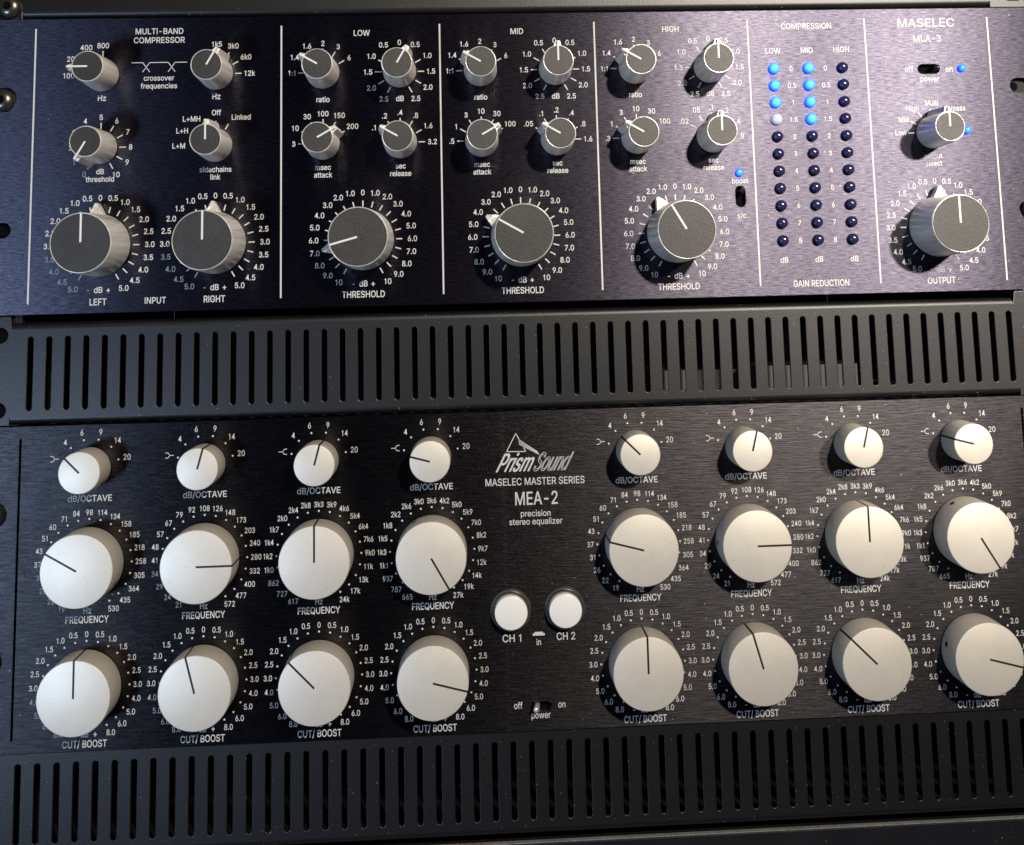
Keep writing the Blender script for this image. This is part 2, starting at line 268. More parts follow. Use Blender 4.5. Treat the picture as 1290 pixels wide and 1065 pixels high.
# ---- lettering: outlines of a plain grotesque alphabet (advance width | closed contours), filled once and then placed
GLYPHS = {}
for _l in """
- 453|115 188 337 188 338 243 115 244
. 188|91 -4 113 -2 125 6 138 23 142 41 138 59 130 71 113 84 103 86 79 84 67 76 54 61 50 45 52 25 60 13 79 -2
/ 249|15 -76 72 -75 230 511 233 532 179 532 176 529
0 453|215 -6 239 -6 279 0 321 22 360 63 384 111 400 175 404 225 400 333 384 397 360 445 321 486 279 508 233 516 173 508 133 486 96 449 68 393 52 329 48 269 52 179 68 115 94 63 133 22 175 0;223 50 191 56 165 72 136 111 122 145 112 195 110 283 112 313 122 363 144 411 167 438 189 452 231 460 261 454 277 444 294 431 314 405 330 367 340 319 344 239 340 189 332 149 314 103 285 70 269 60 255 54
1 400|187 0 246 1 245 508 203 508 186 463 149 434 80 427 81 382 186 381
2 453|65 0 390 1 389 56 154 57 154 61 172 81 248 159 330 251 372 319 380 363 376 413 362 445 342 469 305 498 267 512 233 516 183 512 151 500 125 484 102 463 84 439 70 403 67 362 127 362 130 391 148 427 177 450 197 458 215 460 273 450 291 438 308 419 318 397 320 367 312 327 282 281 64 47
3 430|179 -6 243 -4 275 6 311 26 342 55 356 75 366 97 374 129 374 161 364 199 342 235 304 269 332 297 350 331 356 357 356 387 350 413 332 447 307 474 271 496 229 508 169 506 123 488 103 474 84 455 70 435 58 405 60 389 73 374 87 370 97 372 110 381 122 409 141 430 165 444 205 452 233 448 261 436 282 417 296 391 298 361 294 347 282 327 269 314 233 296 205 298 193 294 155 294 140 281 136 273 136 259 144 245 155 238 193 238 205 234 235 236 249 232 273 220 298 197 310 177 316 157 314 125 298 93 273 70 249 58 227 52 183 52 151 62 129 76 106 101 96 127 85 138 77 142 57 140 46 131 42 123 40 111 54 75 68 55 91 32 135 6
4 440|263 0 318 1 319 118 388 119 387 168 318 169 317 508 251 508 246 503 34 173 35 118 261 118
5 453|205 -6 235 -6 273 0 309 14 344 41 370 77 386 117 392 163 390 187 380 231 364 261 346 285 329 300 293 322 265 330 225 334 179 326 134 301 150 451 365 452 365 508 96 507 68 253 129 246 173 270 207 276 247 274 275 262 300 241 312 225 324 195 328 155 324 129 314 103 304 89 277 64 249 52 217 50 173 60 136 91 126 109 121 130 60 129 66 93 82 61 113 28 141 10 177 -2
6 453|213 -6 273 -2 311 14 344 39 366 69 384 111 390 157 384 203 370 241 341 276 315 296 277 310 231 314 197 308 179 296 176 297 316 499 319 508 250 507 130 329 78 235 68 201 64 171 68 117 84 73 106 43 143 14 183 -2;221 48 197 52 183 58 150 83 138 101 128 127 126 177 138 215 148 229 173 252 197 262 243 264 279 252 300 235 312 217 324 189 328 157 320 115 300 79 279 62 255 52
7 453|99 0 166 1 392 449 391 508 62 507 63 452 324 451 98 3
8 453|207 -6 277 -2 317 10 351 32 378 61 396 97 402 135 398 165 388 195 372 221 351 242 335 252 300 265 301 268 333 282 360 309 378 349 382 375 378 417 362 449 337 478 303 500 269 512 233 516 185 512 149 500 115 478 86 443 74 415 70 387 76 341 92 309 119 282 153 268 154 265 129 258 111 248 80 219 62 189 54 165 52 145 56 97 74 61 105 30 137 10 175 -2;207 50 163 62 147 72 130 89 120 109 116 127 116 151 120 169 138 199 171 224 207 234 245 234 283 224 314 199 334 165 338 139 334 113 324 91 305 72 281 58 247 50;223 290 177 300 150 323 136 349 134 391 144 419 163 440 179 450 229 460 275 450 298 433 308 421 316 401 318 361 308 331 293 312 269 298
9 453|131 0 199 0 204 5 322 179 374 271 386 309 390 347 386 383 368 435 346 465 329 480 311 494 273 510 219 516 181 510 143 494 106 465 84 435 68 395 64 359 68 305 84 267 109 234 133 216 177 198 229 196 257 202 276 213;213 244 175 256 148 281 138 295 128 323 126 339 128 379 140 411 152 427 173 446 201 458 253 458 287 440 300 429 312 411 324 383 326 369 324 319 312 291 300 273 279 256 253 246
: 188|91 -4 113 -2 125 6 138 23 142 41 138 59 130 71 113 84 103 86 79 84 67 76 54 61 50 45 52 25 60 13 79 -2;85 272 107 272 117 276 132 289 140 305 138 335 130 347 113 360 79 360 67 352 52 333 50 311 54 297 65 282
A 480|17 0 86 1 135 142 343 142 394 1 462 1 275 508 200 507;155 198 198 321 239 454 264 369 324 199
B 456|61 0 259 0 303 4 345 18 377 38 400 67 414 101 418 129 414 175 406 195 386 227 363 246 339 258 316 263 317 268 353 284 388 321 396 345 396 401 382 441 359 470 329 492 291 504 259 508 60 507;127 56 127 230 281 228 313 214 327 204 342 185 352 163 356 137 350 105 327 78 295 62 245 56;127 284 127 452 247 452 283 446 314 429 330 403 336 365 334 349 324 327 307 308 289 296 237 284
C 510|253 -6 309 -4 341 4 373 18 403 38 432 67 446 87 464 125 472 153 471 160 409 160 390 115 357 80 317 60 279 54 225 58 183 76 148 109 128 139 108 195 104 235 108 313 126 367 148 401 183 432 231 452 273 456 315 450 355 430 390 395 409 348 472 349 464 385 448 419 428 447 401 472 377 488 347 502 273 516 203 508 149 484 102 443 72 397 56 355 48 331 40 263 48 177 68 119 102 65 155 22 207 0
D 502|61 0 227 0 293 8 351 30 402 73 434 119 456 181 462 245 456 329 434 391 400 441 353 478 293 502 241 508 60 507;127 56 126 451 229 452 265 448 321 428 356 397 380 361 394 315 400 255 394 195 380 149 358 115 345 102 317 80 277 64 215 56
E 419|61 0 376 1 375 56 126 57 127 228 356 229 355 286 127 286 126 451 371 452 371 508 60 507
F 410|61 0 126 1 127 220 346 221 345 278 126 279 126 451 369 452 369 508 60 507
G 520|255 -6 285 -6 327 0 377 18 417 48 452 91 472 141 478 193 477 256 285 256 285 198 414 197 410 159 394 119 376 95 345 70 309 56 255 54 225 58 187 74 148 109 128 139 108 195 104 235 108 313 124 363 146 399 183 432 221 450 259 456 315 448 355 428 366 417 388 393 409 348 474 349 466 383 450 415 430 445 403 470 373 490 341 504 303 514 277 516 201 508 149 484 100 441 66 387 46 327 40 263 46 181 68 117 100 69 147 26 159 20 207 0
H 517|61 0 126 1 127 232 391 232 392 1 458 1 457 508 392 507 391 288 127 288 126 507 60 507
I 190|63 0 126 1 125 508 62 507
K 467|61 0 126 1 126 169 197 244 373 0 448 1 244 287 244 291 445 508 363 508 186 317 125 242 126 507 60 507
L 393|61 0 362 1 361 56 126 57 125 508 60 507
M 628|61 0 122 1 121 432 170 289 287 0 341 0 344 3 456 289 505 432 504 1 568 1 567 508 477 508 474 505 352 189 315 74 278 187 154 505 151 508 60 507
N 523|61 0 126 1 126 291 121 428 198 295 386 1 464 1 463 508 400 507 400 109 403 78 364 151 138 507 60 507
O 533|253 -6 281 -6 329 0 383 24 429 62 466 119 486 177 492 233 492 275 486 331 466 389 430 445 377 488 331 508 273 516 203 508 157 488 100 439 72 397 56 355 48 331 40 263 48 177 68 119 100 69 155 22 207 0;253 54 225 58 183 76 148 109 124 145 108 195 104 273 108 313 124 363 150 403 185 434 207 444 231 452 273 456 311 450 349 434 384 403 410 361 426 313 430 243 426 195 410 147 384 105 349 76 309 58
P 445|61 0 126 1 127 186 245 186 289 190 337 210 363 230 388 261 406 313 408 365 404 393 390 431 372 455 331 488 289 504 253 508 60 507;127 242 127 452 267 450 297 440 320 421 334 401 342 377 344 335 342 317 334 295 311 266 293 254 259 244
Q 533|401 -48 468 -47 402 41 430 63 462 111 486 177 492 233 492 275 486 331 476 361 462 397 430 445 385 484 321 510 261 516 203 508 149 484 100 439 72 397 56 355 46 319 40 245 48 177 68 119 100 69 151 24 207 0 253 -6 281 -6 329 0 357 12;253 54 225 58 183 76 148 109 124 145 108 195 104 273 108 313 124 363 150 403 185 434 207 444 231 452 273 456 311 450 349 434 384 403 410 361 426 313 430 243 426 195 410 147 384 105 365 90 313 158 246 157 318 63 309 58 281 54
R 449|61 0 126 1 127 198 247 198 352 1 428 1 314 209 315 212 333 216 370 243 394 279 406 309 408 331 406 395 394 425 368 465 333 490 291 504 257 508 60 507;127 254 127 452 269 450 299 440 320 425 332 409 342 383 344 335 336 303 319 280 297 266 257 256
S 447|205 -8 281 -4 323 10 355 30 386 63 404 99 408 131 406 171 396 197 357 240 313 264 173 306 133 332 118 353 116 389 128 417 159 444 171 450 205 458 267 454 301 438 326 413 337 378 400 379 394 417 378 449 349 478 317 498 275 512 235 516 181 512 137 498 107 480 74 447 58 415 52 377 58 333 60 325 84 291 127 260 185 238 295 206 329 182 342 161 346 143 342 115 336 103 309 72 287 60 245 50 213 50 167 58 143 70 118 95 110 109 103 136 38 135 46 95 64 59 95 28 135 6 169 -4
T 449|195 0 258 1 258 451 417 452 417 508 32 507 33 452 194 451
U 517|251 -8 317 -2 363 14 404 43 434 81 452 125 458 173 457 508 394 507 394 179 390 145 378 113 358 87 335 70 299 56 267 52 219 56 183 70 158 89 136 123 128 143 124 171 124 507 60 507 60 165 66 123 84 81 117 40 155 14 201 -2
V 480|205 0 277 0 280 3 456 487 461 508 395 508 392 503 288 203 241 54 194 203 86 505 83 508 16 507
W 686|155 0 229 0 232 5 314 305 343 436 350 393 372 305 454 1 529 0 670 507 602 507 506 131 493 64 458 215 382 505 379 508 307 508 228 215 193 62 168 179 84 505 81 508 17 508
Y 472|205 0 268 1 268 209 453 508 381 508 378 505 274 335 237 260 198 335 94 505 91 508 18 507 204 207
a 389|145 -8 171 -8 215 0 251 24 273 52 278 51 279 0 338 1 338 251 334 289 322 321 301 348 287 360 239 380 189 384 135 376 107 366 68 335 56 321 42 293 43 290 99 274 116 299 145 320 187 330 205 330 241 322 268 297 276 251 274 243 265 234 233 226 173 220 115 208 79 194 61 182 40 155 32 129 30 103 34 75 48 45 73 18 91 6 127 -6;159 46 129 52 102 73 92 103 94 123 100 135 135 160 245 178 261 182 275 190 274 121 264 93 256 83 233 62 207 50
b 424|219 -8 275 -2 313 16 348 47 370 83 386 133 390 179 386 245 376 277 362 307 335 342 313 362 265 380 219 384 199 382 173 374 141 350 115 318 114 507 55 508 54 1 111 0 112 57 119 58 136 33 171 4 199 -6;205 48 189 50 163 64 138 89 124 117 116 147 114 215 122 255 138 289 161 312 189 326 225 330 253 326 279 312 302 289 318 257 326 227 328 177 326 151 318 121 302 89 277 64 253 50
c 396|201 -8 261 -2 305 20 342 57 362 99 359 104 305 116 292 89 269 64 245 52 201 46 175 50 147 64 122 91 114 105 106 121 98 153 98 223 112 267 122 285 147 312 175 326 187 328 213 330 241 326 269 312 280 301 290 289 303 262 362 277 342 319 305 356 259 378 213 384 157 378 129 366 109 354 78 325 54 287 40 245 34 195 40 131 54 89 78 51 109 22 129 10 157 -2
d 424|189 -8 227 -6 253 4 287 30 307 58 314 57 315 0 372 1 371 508 312 507 311 318 304 321 283 350 253 374 227 382 189 384 149 378 113 362 78 331 54 291 38 243 34 199 38 135 54 85 76 49 111 16 149 -2;189 48 173 50 147 64 124 87 108 119 98 153 96 201 98 225 106 257 122 287 149 314 173 326 211 330 237 326 261 314 286 289 294 275 302 259 310 229 310 151 300 115 284 85 263 64 235 50
e 404|205 -8 249 -6 279 2 311 18 336 39 354 63 366 91 305 104 286 73 253 52 217 46 177 50 149 62 124 85 114 99 100 137 98 167 372 169 368 245 358 281 342 315 319 342 293 362 267 374 211 384 155 378 113 358 78 325 54 289 38 241 34 197 40 131 54 89 78 51 109 22 125 12 159 -2;99 220 98 239 108 269 124 293 147 314 171 326 199 330 239 326 263 314 284 293 294 277 308 237 307 220
f 254|83 0 142 1 142 325 228 327 227 378 142 379 144 441 152 457 171 470 205 474 227 468 243 522 221 528 183 530 129 516 96 487 84 463 82 379 6 377 7 326 82 325
g 425|183 -150 251 -148 287 -138 303 -130 323 -118 350 -91 368 -53 372 -17 371 378 314 377 313 318 306 321 281 352 253 374 229 382 211 384 151 378 113 362 101 352 76 327 52 287 38 245 34 201 38 137 54 91 83 50 111 28 151 10 179 6 215 6 253 16 287 40 302 63 307 68 312 67 312 -5 306 -41 281 -76 249 -92 223 -96 197 -96 161 -90 153 -88 127 -70 101 -42 52 -69 76 -103 91 -116 133 -140;189 60 173 62 145 76 122 99 108 125 100 149 96 203 98 227 106 255 124 291 145 312 173 326 211 330 237 326 265 312 286 291 300 265 310 231 310 155 302 125 286 95 263 74 237 62
h 410|55 0 114 1 116 255 126 283 147 308 167 320 193 328 245 324 271 306 286 283 296 241 296 1 358 1 358 239 354 285 342 321 322 349 295 370 265 380 221 384 189 380 155 364 124 333 115 314 113 508 54 507
i 167|55 0 114 1 113 378 54 377;73 444 101 446 113 454 124 469 124 499 109 516 99 522 69 522 59 516 44 499 44 467 57 452
k 365|55 0 112 1 112 139 157 184 176 161 285 0 358 1 198 225 344 381 271 382 113 214 111 528 54 527
l 165|55 0 112 1 111 528 54 527
m 610|55 0 114 1 116 265 126 289 143 310 157 320 195 330 221 328 237 322 254 311 270 287 274 265 275 0 336 1 336 255 344 289 377 322 409 330 449 326 473 314 490 289 496 259 496 1 557 0 558 255 554 295 538 333 528 347 501 370 467 384 433 386 383 376 373 370 332 337 317 308 310 331 287 362 257 380 215 386 171 376 139 352 122 331 113 308 112 377 55 378
n 410|55 0 114 1 116 255 126 283 147 308 167 320 193 328 245 324 271 306 286 283 296 241 296 1 358 1 358 239 354 285 342 321 322 349 295 370 265 380 235 384 189 380 155 364 124 333 113 310 112 377 54 377
o 415|201 -8 257 -2 287 10 299 16 336 49 360 85 372 119 376 131 382 187 376 245 360 291 336 327 299 360 287 366 257 378 215 384 157 378 129 366 109 354 78 325 54 287 40 245 34 195 40 131 54 89 78 51 109 22 129 10 157 -2;201 46 175 50 147 64 122 91 106 121 98 153 96 199 98 223 108 259 122 285 134 299 147 312 175 326 213 330 241 326 253 320 267 312 294 285 308 257 314 235 320 187 316 149 308 117 294 91 267 64 241 50
p 424|55 -144 114 -143 115 58 120 57 141 28 173 4 199 -6 235 -8 275 -2 313 16 348 47 370 83 386 133 390 179 386 245 372 289 362 307 346 331 313 362 265 380 235 384 199 382 169 372 141 350 120 321 113 318 112 377 54 377;205 48 189 50 163 64 138 89 124 117 116 147 114 215 122 255 138 289 161 312 189 326 225 330 253 326 279 312 302 289 318 257 326 227 328 177 326 151 318 121 302 89 277 64 253 50
q 424|313 -144 372 -143 372 377 315 378 314 319 309 318 290 343 253 374 227 382 205 384 149 378 113 362 87 340 78 331 54 291 38 243 34 199 40 127 54 85 76 49 111 16 149 -2 205 -8 227 -6 249 2 287 30 304 57 311 58;189 48 173 50 147 64 124 87 108 119 98 153 96 201 98 225 106 257 122 287 149 314 173 326 211 330 237 326 261 314 286 289 294 275 302 259 310 229 310 151 300 115 284 85 263 64 235 50
r 259|55 0 114 1 114 245 116 261 124 281 143 304 165 318 199 326 243 322 243 384 201 384 179 380 161 372 128 345 115 320 112 321 111 378 54 377
s 365|171 -8 223 -6 261 6 285 20 314 49 326 73 332 107 324 145 308 169 279 192 229 210 173 222 125 242 112 257 110 285 114 299 133 318 157 330 199 332 221 328 248 311 269 278 324 291 300 339 277 360 255 372 223 382 151 382 103 364 89 356 64 331 50 303 48 289 52 239 77 204 103 186 135 174 237 148 249 140 266 121 268 101 262 81 241 60 219 50 195 46 151 48 127 58 104 81 93 106 36 93 46 61 58 43 83 18 113 2
t 227|161 -4 191 -4 207 0 212 3 212 11 201 54 185 50 151 52 137 60 128 75 126 325 203 326 204 377 127 378 126 469 67 470 66 379 7 378 6 327 66 325 66 83 72 51 90 23 99 16 125 2
u 410|165 -4 197 -4 223 0 257 16 286 47 297 70 298 1 358 1 357 378 296 377 294 123 284 97 265 74 241 58 207 50 163 56 134 79 118 107 114 137 114 377 54 377 56 97 70 57 97 24 121 8 147 -2
v 389|163 0 225 0 228 3 362 353 369 378 304 377 226 163 195 60 166 155 86 375 83 378 18 377
w 567|139 0 200 1 264 225 283 304 286 303 320 165 366 5 369 0 429 0 544 377 481 378 478 375 420 165 397 66 362 217 315 378 253 378 250 375 206 217 171 68 168 69 150 155 88 377 25 378 36 333
x 379|23 0 91 0 150 87 189 154 234 79 287 0 358 1 226 189 226 195 338 357 350 375 349 378 281 378 228 299 191 234 101 378 30 377 146 209 154 193 40 29
y 389|67 -144 101 -144 133 -138 178 -107 206 -55 362 353 369 378 304 377 226 163 195 62 166 155 86 375 83 378 18 377 164 -1 152 -35 127 -76 107 -88 60 -87 48 -139
z 380|43 0 340 1 339 56 126 57 138 77 334 331 333 378 48 377 49 322 253 322 254 319 42 47
+ 453|199 34 256 35 257 172 392 173 391 226 256 227 255 364 198 363 197 226 62 225 63 172 198 171
""".strip().split('\n'):
    _c, _r = _l[0], _l[2:]
    _adv, _cs = _r.split('|')
    GLYPHS[_c] = (int(_adv)/1000, [[(int(x)/1000, int(y)/1000) for x, y in zip(k.split()[::2], k.split()[1::2])] for k in _cs.split(';')])
CAPH = 0.508
_gl = {}
def glyph(ch, fat):
    if (ch, fat) in _gl: return _gl[ch, fat]
    c = bpy.data.curves.new('glyph', 'CURVE'); c.dimensions = '2D'; c.fill_mode = 'FRONT'
    for poly in GLYPHS[ch][1]:
        sp = c.splines.new('POLY'); sp.points.add(len(poly)-1)
        for p, (x, y) in zip(sp.points, poly): p.co = (x, y, 0, 1)
        sp.use_cyclic_u = True
    c.offset = fat
    o = bpy.data.objects.new('glyph', c); S.collection.objects.link(o)
    dg = bpy.context.evaluated_depsgraph_get(); dg.update()
    me = bpy.data.meshes.new_from_object(o.evaluated_get(dg))
    r = ([(v.co.x, v.co.y) for v in me.vertices], [tuple(p.vertices) for p in me.polygons])
    bpy.data.objects.remove(o); bpy.data.meshes.remove(me); bpy.data.curves.remove(c)
    _gl[ch, fat] = r; return r
_txt = {}
def text_geo(t, fat=0.010):
    """one string as a flat mesh centred on its box; sizes in units of the font"""
    if (t, fat) in _txt: return _txt[t, fat]
    x = 0.0; vs = []; fs = []
    for ch in t:
        if ch == ' ': x += 0.19; continue
        gv, gf = glyph(ch, fat); o = len(vs)
        vs += [(a+x, b) for a, b in gv]; fs += [tuple(i+o for i in f) for f in gf]
        x += GLYPHS[ch][0]
    x0 = min(v[0] for v in vs); x1 = max(v[0] for v in vs)
    vs = [(a-(x0+x1)/2, b-CAPH/2) for a, b in vs]
    _txt[t, fat] = (vs, fs, x1-x0); return _txt[t, fat]

def text(mb, t, a, b, cap, w=None, sx=0.92, h=0.05, shear=0.0, fat=0.010):
    """centre the string at (a, b), capital height cap mm; w forces the width"""
    vs, fs, wid = text_geo(t, fat); k = cap/CAPH; kx = (w/wid) if w else k*sx
    mb.add([(a+x*kx+shear*y*k, b+y*k, h) for x, y in vs], fs)
def text_w(t, cap, sx=1.0): return text_geo(t)[2]*cap/CAPH*sx

def dirv(deg): t = math.radians(deg); return math.sin(t), math.cos(t)
def ring_text(mb, t, ang, r0, cap, sx, fat=0.008):
    x, y = dirv(ang); wd = text_w(t, cap, sx)
    r = r0 + abs(x)*wd/2 + abs(y)*cap/2
    text(mb, t, x*r, y*r, cap, sx=sx, fat=fat)

# ---- flat plates with round-ended slots, from filled curves
def plate_mesh(outer, holes, h0, h1, bevel=0.2, name='plate'):
    c = bpy.data.curves.new('plate', 'CURVE'); c.dimensions = '2D'; c.fill_mode = 'BOTH'
    for poly in [outer]+holes:
        sp = c.splines.new('POLY'); sp.points.add(len(poly)-1)
        for p, (a, b) in zip(sp.points, poly): p.co = (a, b, 0, 1)
        sp.use_cyclic_u = True
    th = h1-h0
    c.extrude = th/2-bevel; c.bevel_depth = bevel; c.bevel_resolution = 1; c.offset = -bevel
    o = bpy.data.objects.new('plate', c); S.collection.objects.link(o)
    dg = bpy.context.evaluated_depsgraph_get(); dg.update()
    me = bpy.data.meshes.new_from_object(o.evaluated_get(dg))
    bpy.data.objects.remove(o); bpy.data.curves.remove(c)
    hc = (h0+h1)/2
    for v in me.vertices:
        a, b, z = v.co; v.co = (a*MM, -(z+hc)*MM, b*MM)
    me.name = name
    uv = me.uv_layers.new(name='grain')
    for lp in me.loops:
        c_ = me.vertices[lp.vertex_index].co; uv.data[lp.index].uv = (c_.x*2+0.5, c_.z*2)
    me.materials.clear()
    me.polygons.foreach_set('material_index', [0]*len(me.polygons))
    me.polygons.foreach_set('use_smooth', [True]*len(me.polygons))
    me.set_sharp_from_angle(angle=math.radians(30)); me.update()
    return me
def slot(a, b0, b1, w, n=8):
    r = w/2; lo, hi = min(b0, b1)+r, max(b0, b1)-r
    return [(a+r*math.cos(math.pi*k/n), hi+r*math.sin(math.pi*k/n)) for k in range(n+1)] + \
           [(a-r*math.cos(math.pi*k/n), lo-r*math.sin(math.pi*k/n)) for k in range(n+1)]
def hslot(a, b, w, hgt, n=10):
    r = hgt/2; d = w/2-r
    return [(a+d+r*math.cos(-math.pi/2+math.pi*k/n), b+r*math.sin(-math.pi/2+math.pi*k/n)) for k in range(n+1)] + \
           [(a-d-r*math.cos(-math.pi/2+math.pi*k/n), b-r*math.sin(-math.pi/2+math.pi*k/n)) for k in range(n+1)]
def rect(a0, a1, b0, b1): return [(a0, b0), (a1, b0), (a1, b1), (a0, b1)]

# ------------------------------------------------------------------ the rack behind the panels
CU = 13.4                                                   # middle of the rack
rack = tag(empty('equipment_rack', CU, -400, -5), 'dark steel equipment rack holding the panels, seen only through gaps and slots', 'rack')
def rl(u, v, h=0): return P(u, v, h) - rack.location
for s in (-1, 1):
    b = MB(); b.box(-10, 10, -3, 590, -2, 0); b.box(-9*s-1, -9*s+1, -3, 590, -40, -2.1)
    for v_ in (-10.0, -45.6, -103.2, -148.9, -181.0, -225.6, -283.2, -329.4, -361.5): b.dot(-2.4 if s > 0 else 0.5, v_+470, 2.3 if s > 0 else 4.6, 0.02, 16, 1)
    b.obj('rail', [M_rack, M_hole], rack, rl(CU+s*232.5, -470, -3.3), 0)
    b = MB(); b.box(-2, 2, -3, 590, -330, 0)
    b.obj('side_panel', M_rack, rack, rl(CU+s*246, -470, -6), 0)
b = MB(); b.box(-243, 243, -3, 590, -2, 0); b.obj('back_panel', M_rack, rack, rl(CU, -470, -334), 0)

# ------------------------------------------------------------------ knobs
def knob_eq(parent, name, u, v, ang, R, H, org):
    """plain satin white knob with a black line over the top and down the side"""
    b = MB()
    b.lathe([(R-0.8, 0.4), (R-0.15, 0.5), (R, 0.9), (R-0.1, H-0.5), (R-0.17, H-0.22), (R-0.36, H-0.04), (R-0.52, H)], 72, cap_in=True)
    k = b.obj(name, M_white, parent, P(u, v)-org, 25)
    k.rotation_euler = (0, math.radians(ang), 0)
    w = 0.42; b = MB(); e = 0.025
    path = [(0.0, H+e), (R-0.52, H+e), (R-0.36+e, H-0.04+e), (R-0.17+e, H-0.22+e), (R-0.1+e, H-0.5), (R+e, 0.9)]
    vs = []; fs = []
    for r, h in path: vs += [(-w, r, h), (w, r, h)]
    for i in range(len(path)-1): fs.append((2*i, 2*i+1, 2*i+3, 2*i+2))
    b.add(vs, fs)
    o = b.obj('pointer_line', M_line, k, None, 0)
    b = MB(); n = 16                                              # the set screw hole, opposite the line
    hv = [(1.15*math.cos(2*math.pi*i/n), 1.15*math.sin(2*math.pi*i/n)) for i in range(n)]
    hz = 5.2 if R > 10 else 4.5
    vs = [(x, -math.sqrt(R*R-x*x)-0.03, hz+y) for x, y in hv]
    b.add(vs, [tuple(range(n))])
    b.obj('set_screw_hole', M_hole, k, None, 0)
    return k

def knob_comp(parent, name, u, v, ang, big, org):
    """turned silver knob, dark cap with white line, pointer nose at the skirt"""
    b = MB()
    if big: r0, r1, H = 13.7, 12.75, 24.0
    else: r0, r1, H = 7.5, 6.8, 20.2
    n = 72
    prof = [(r0-0.8, 0.5), (r0-0.1, 0.6), (r0, 1.0), (r1+0.12, H-0.9), (r1, H-0.35), (r1-0.2, H), (r1-0.38, H), (r1-0.5, H-0.35)]
    b.lathe(prof, n)
    k = b.obj(name, M_silver, parent, P(u, v)-org, 22)
    k.rotation_euler = (0, math.radians(ang), 0)
    b = MB(); rc = r1-0.54
    b.lathe([(rc, H-0.6), (rc, H-0.12), (rc-0.15, H)], n)
    b.obj('knob_cap', M_cap, k, None, 22)
    b = MB()
    if big:
        b.box(-0.42, 0.42, 0.3, r1-0.3, H-0.05, H+0.06)
        b.obj('pointer_line', M_mark, k, None, 0)
        b = MB()
        b.prism([(-3.3, r0-0.9), (3.3, r0-0.9), (2.6, r0+0.5), (0.55, 18.2), (-0.55, 18.2), (-2.6, r0+0.5)], 1.0, 5.4)
        b.obj('pointer_nose', M_silver, k, None, 0)
    else:
        b.box(-0.38, 0.38, 0.0, 8.9, H-1.9, H+0.07)
        b.obj('pointer_line', M_mark, k, None, 0)
        b = MB()                                                  # a nose running the whole height of the knob
        pts0 = [(-2.4, r0-1.4), (2.4, r0-1.4), (1.35, 9.9), (-1.35, 9.9)]
        pts1 = [(-1.9, r1-1.0), (1.9, r1-1.0), (1.0, 9.1), (-1.0, 9.1)]
        vs = [(x, y, 1.0) for x, y in pts0] + [(x, y, H-1.8) for x, y in pts1]
        b.add(vs, [(3, 2, 1, 0), (4, 5, 6, 7), (0, 1, 5, 4), (1, 2, 6, 5), (2, 3, 7, 6), (3, 0, 4, 7)])
        b.obj('pointer_nose', M_silver, k, None, 0)
    return k

# ------------------------------------------------------------------ multiband compressor (upper unit)
comp = tag(empty('multiband_compressor', CU, -74, 0), 'black brushed multi-band compressor with silver knobs and blue level lights', 'audio compressor')
CO = comp.location.copy()
def cl(u, v, h=0): return P(u, v, h)-CO
TOP, BOT = -8.25, -140.25
holes = [hslot(s, v, 10.5, 6.8) for s in (-219.5, 245.8) for v in (-45.6, -103.2)]
LEDU = (129.2, 145.4, 161.4); LEDV = [-35.95-7.945*i for i in range(11)]
holes += [hslot(202.4, -37.2, 10.4, 4.4), slot(110.8, -90.2, -99.8, 4.4)]
me = plate_mesh(rect(-227.8, 254.6, BOT, TOP), holes, -3.0, 0.0, 0.25, 'faceplate')
link('faceplate', me, comp, P(0, 0)-CO, [M_comp])
b = MB(); b.box(-205, 232, BOT+2, TOP-2, -290, -3.2); b.obj('chassis', M_chassis, comp, cl(0, 0), 0)

DU = [-205.8, -96.5, -24.8, 46.3, 117.9, 173.2, 231.9]
for u in DU:
    b = MB(); b.box(-0.36, 0.36, -135.7, -12.8, 0.02, 0.06); b.obj('divider_line', M_ink, comp, cl(u, 0), 0)

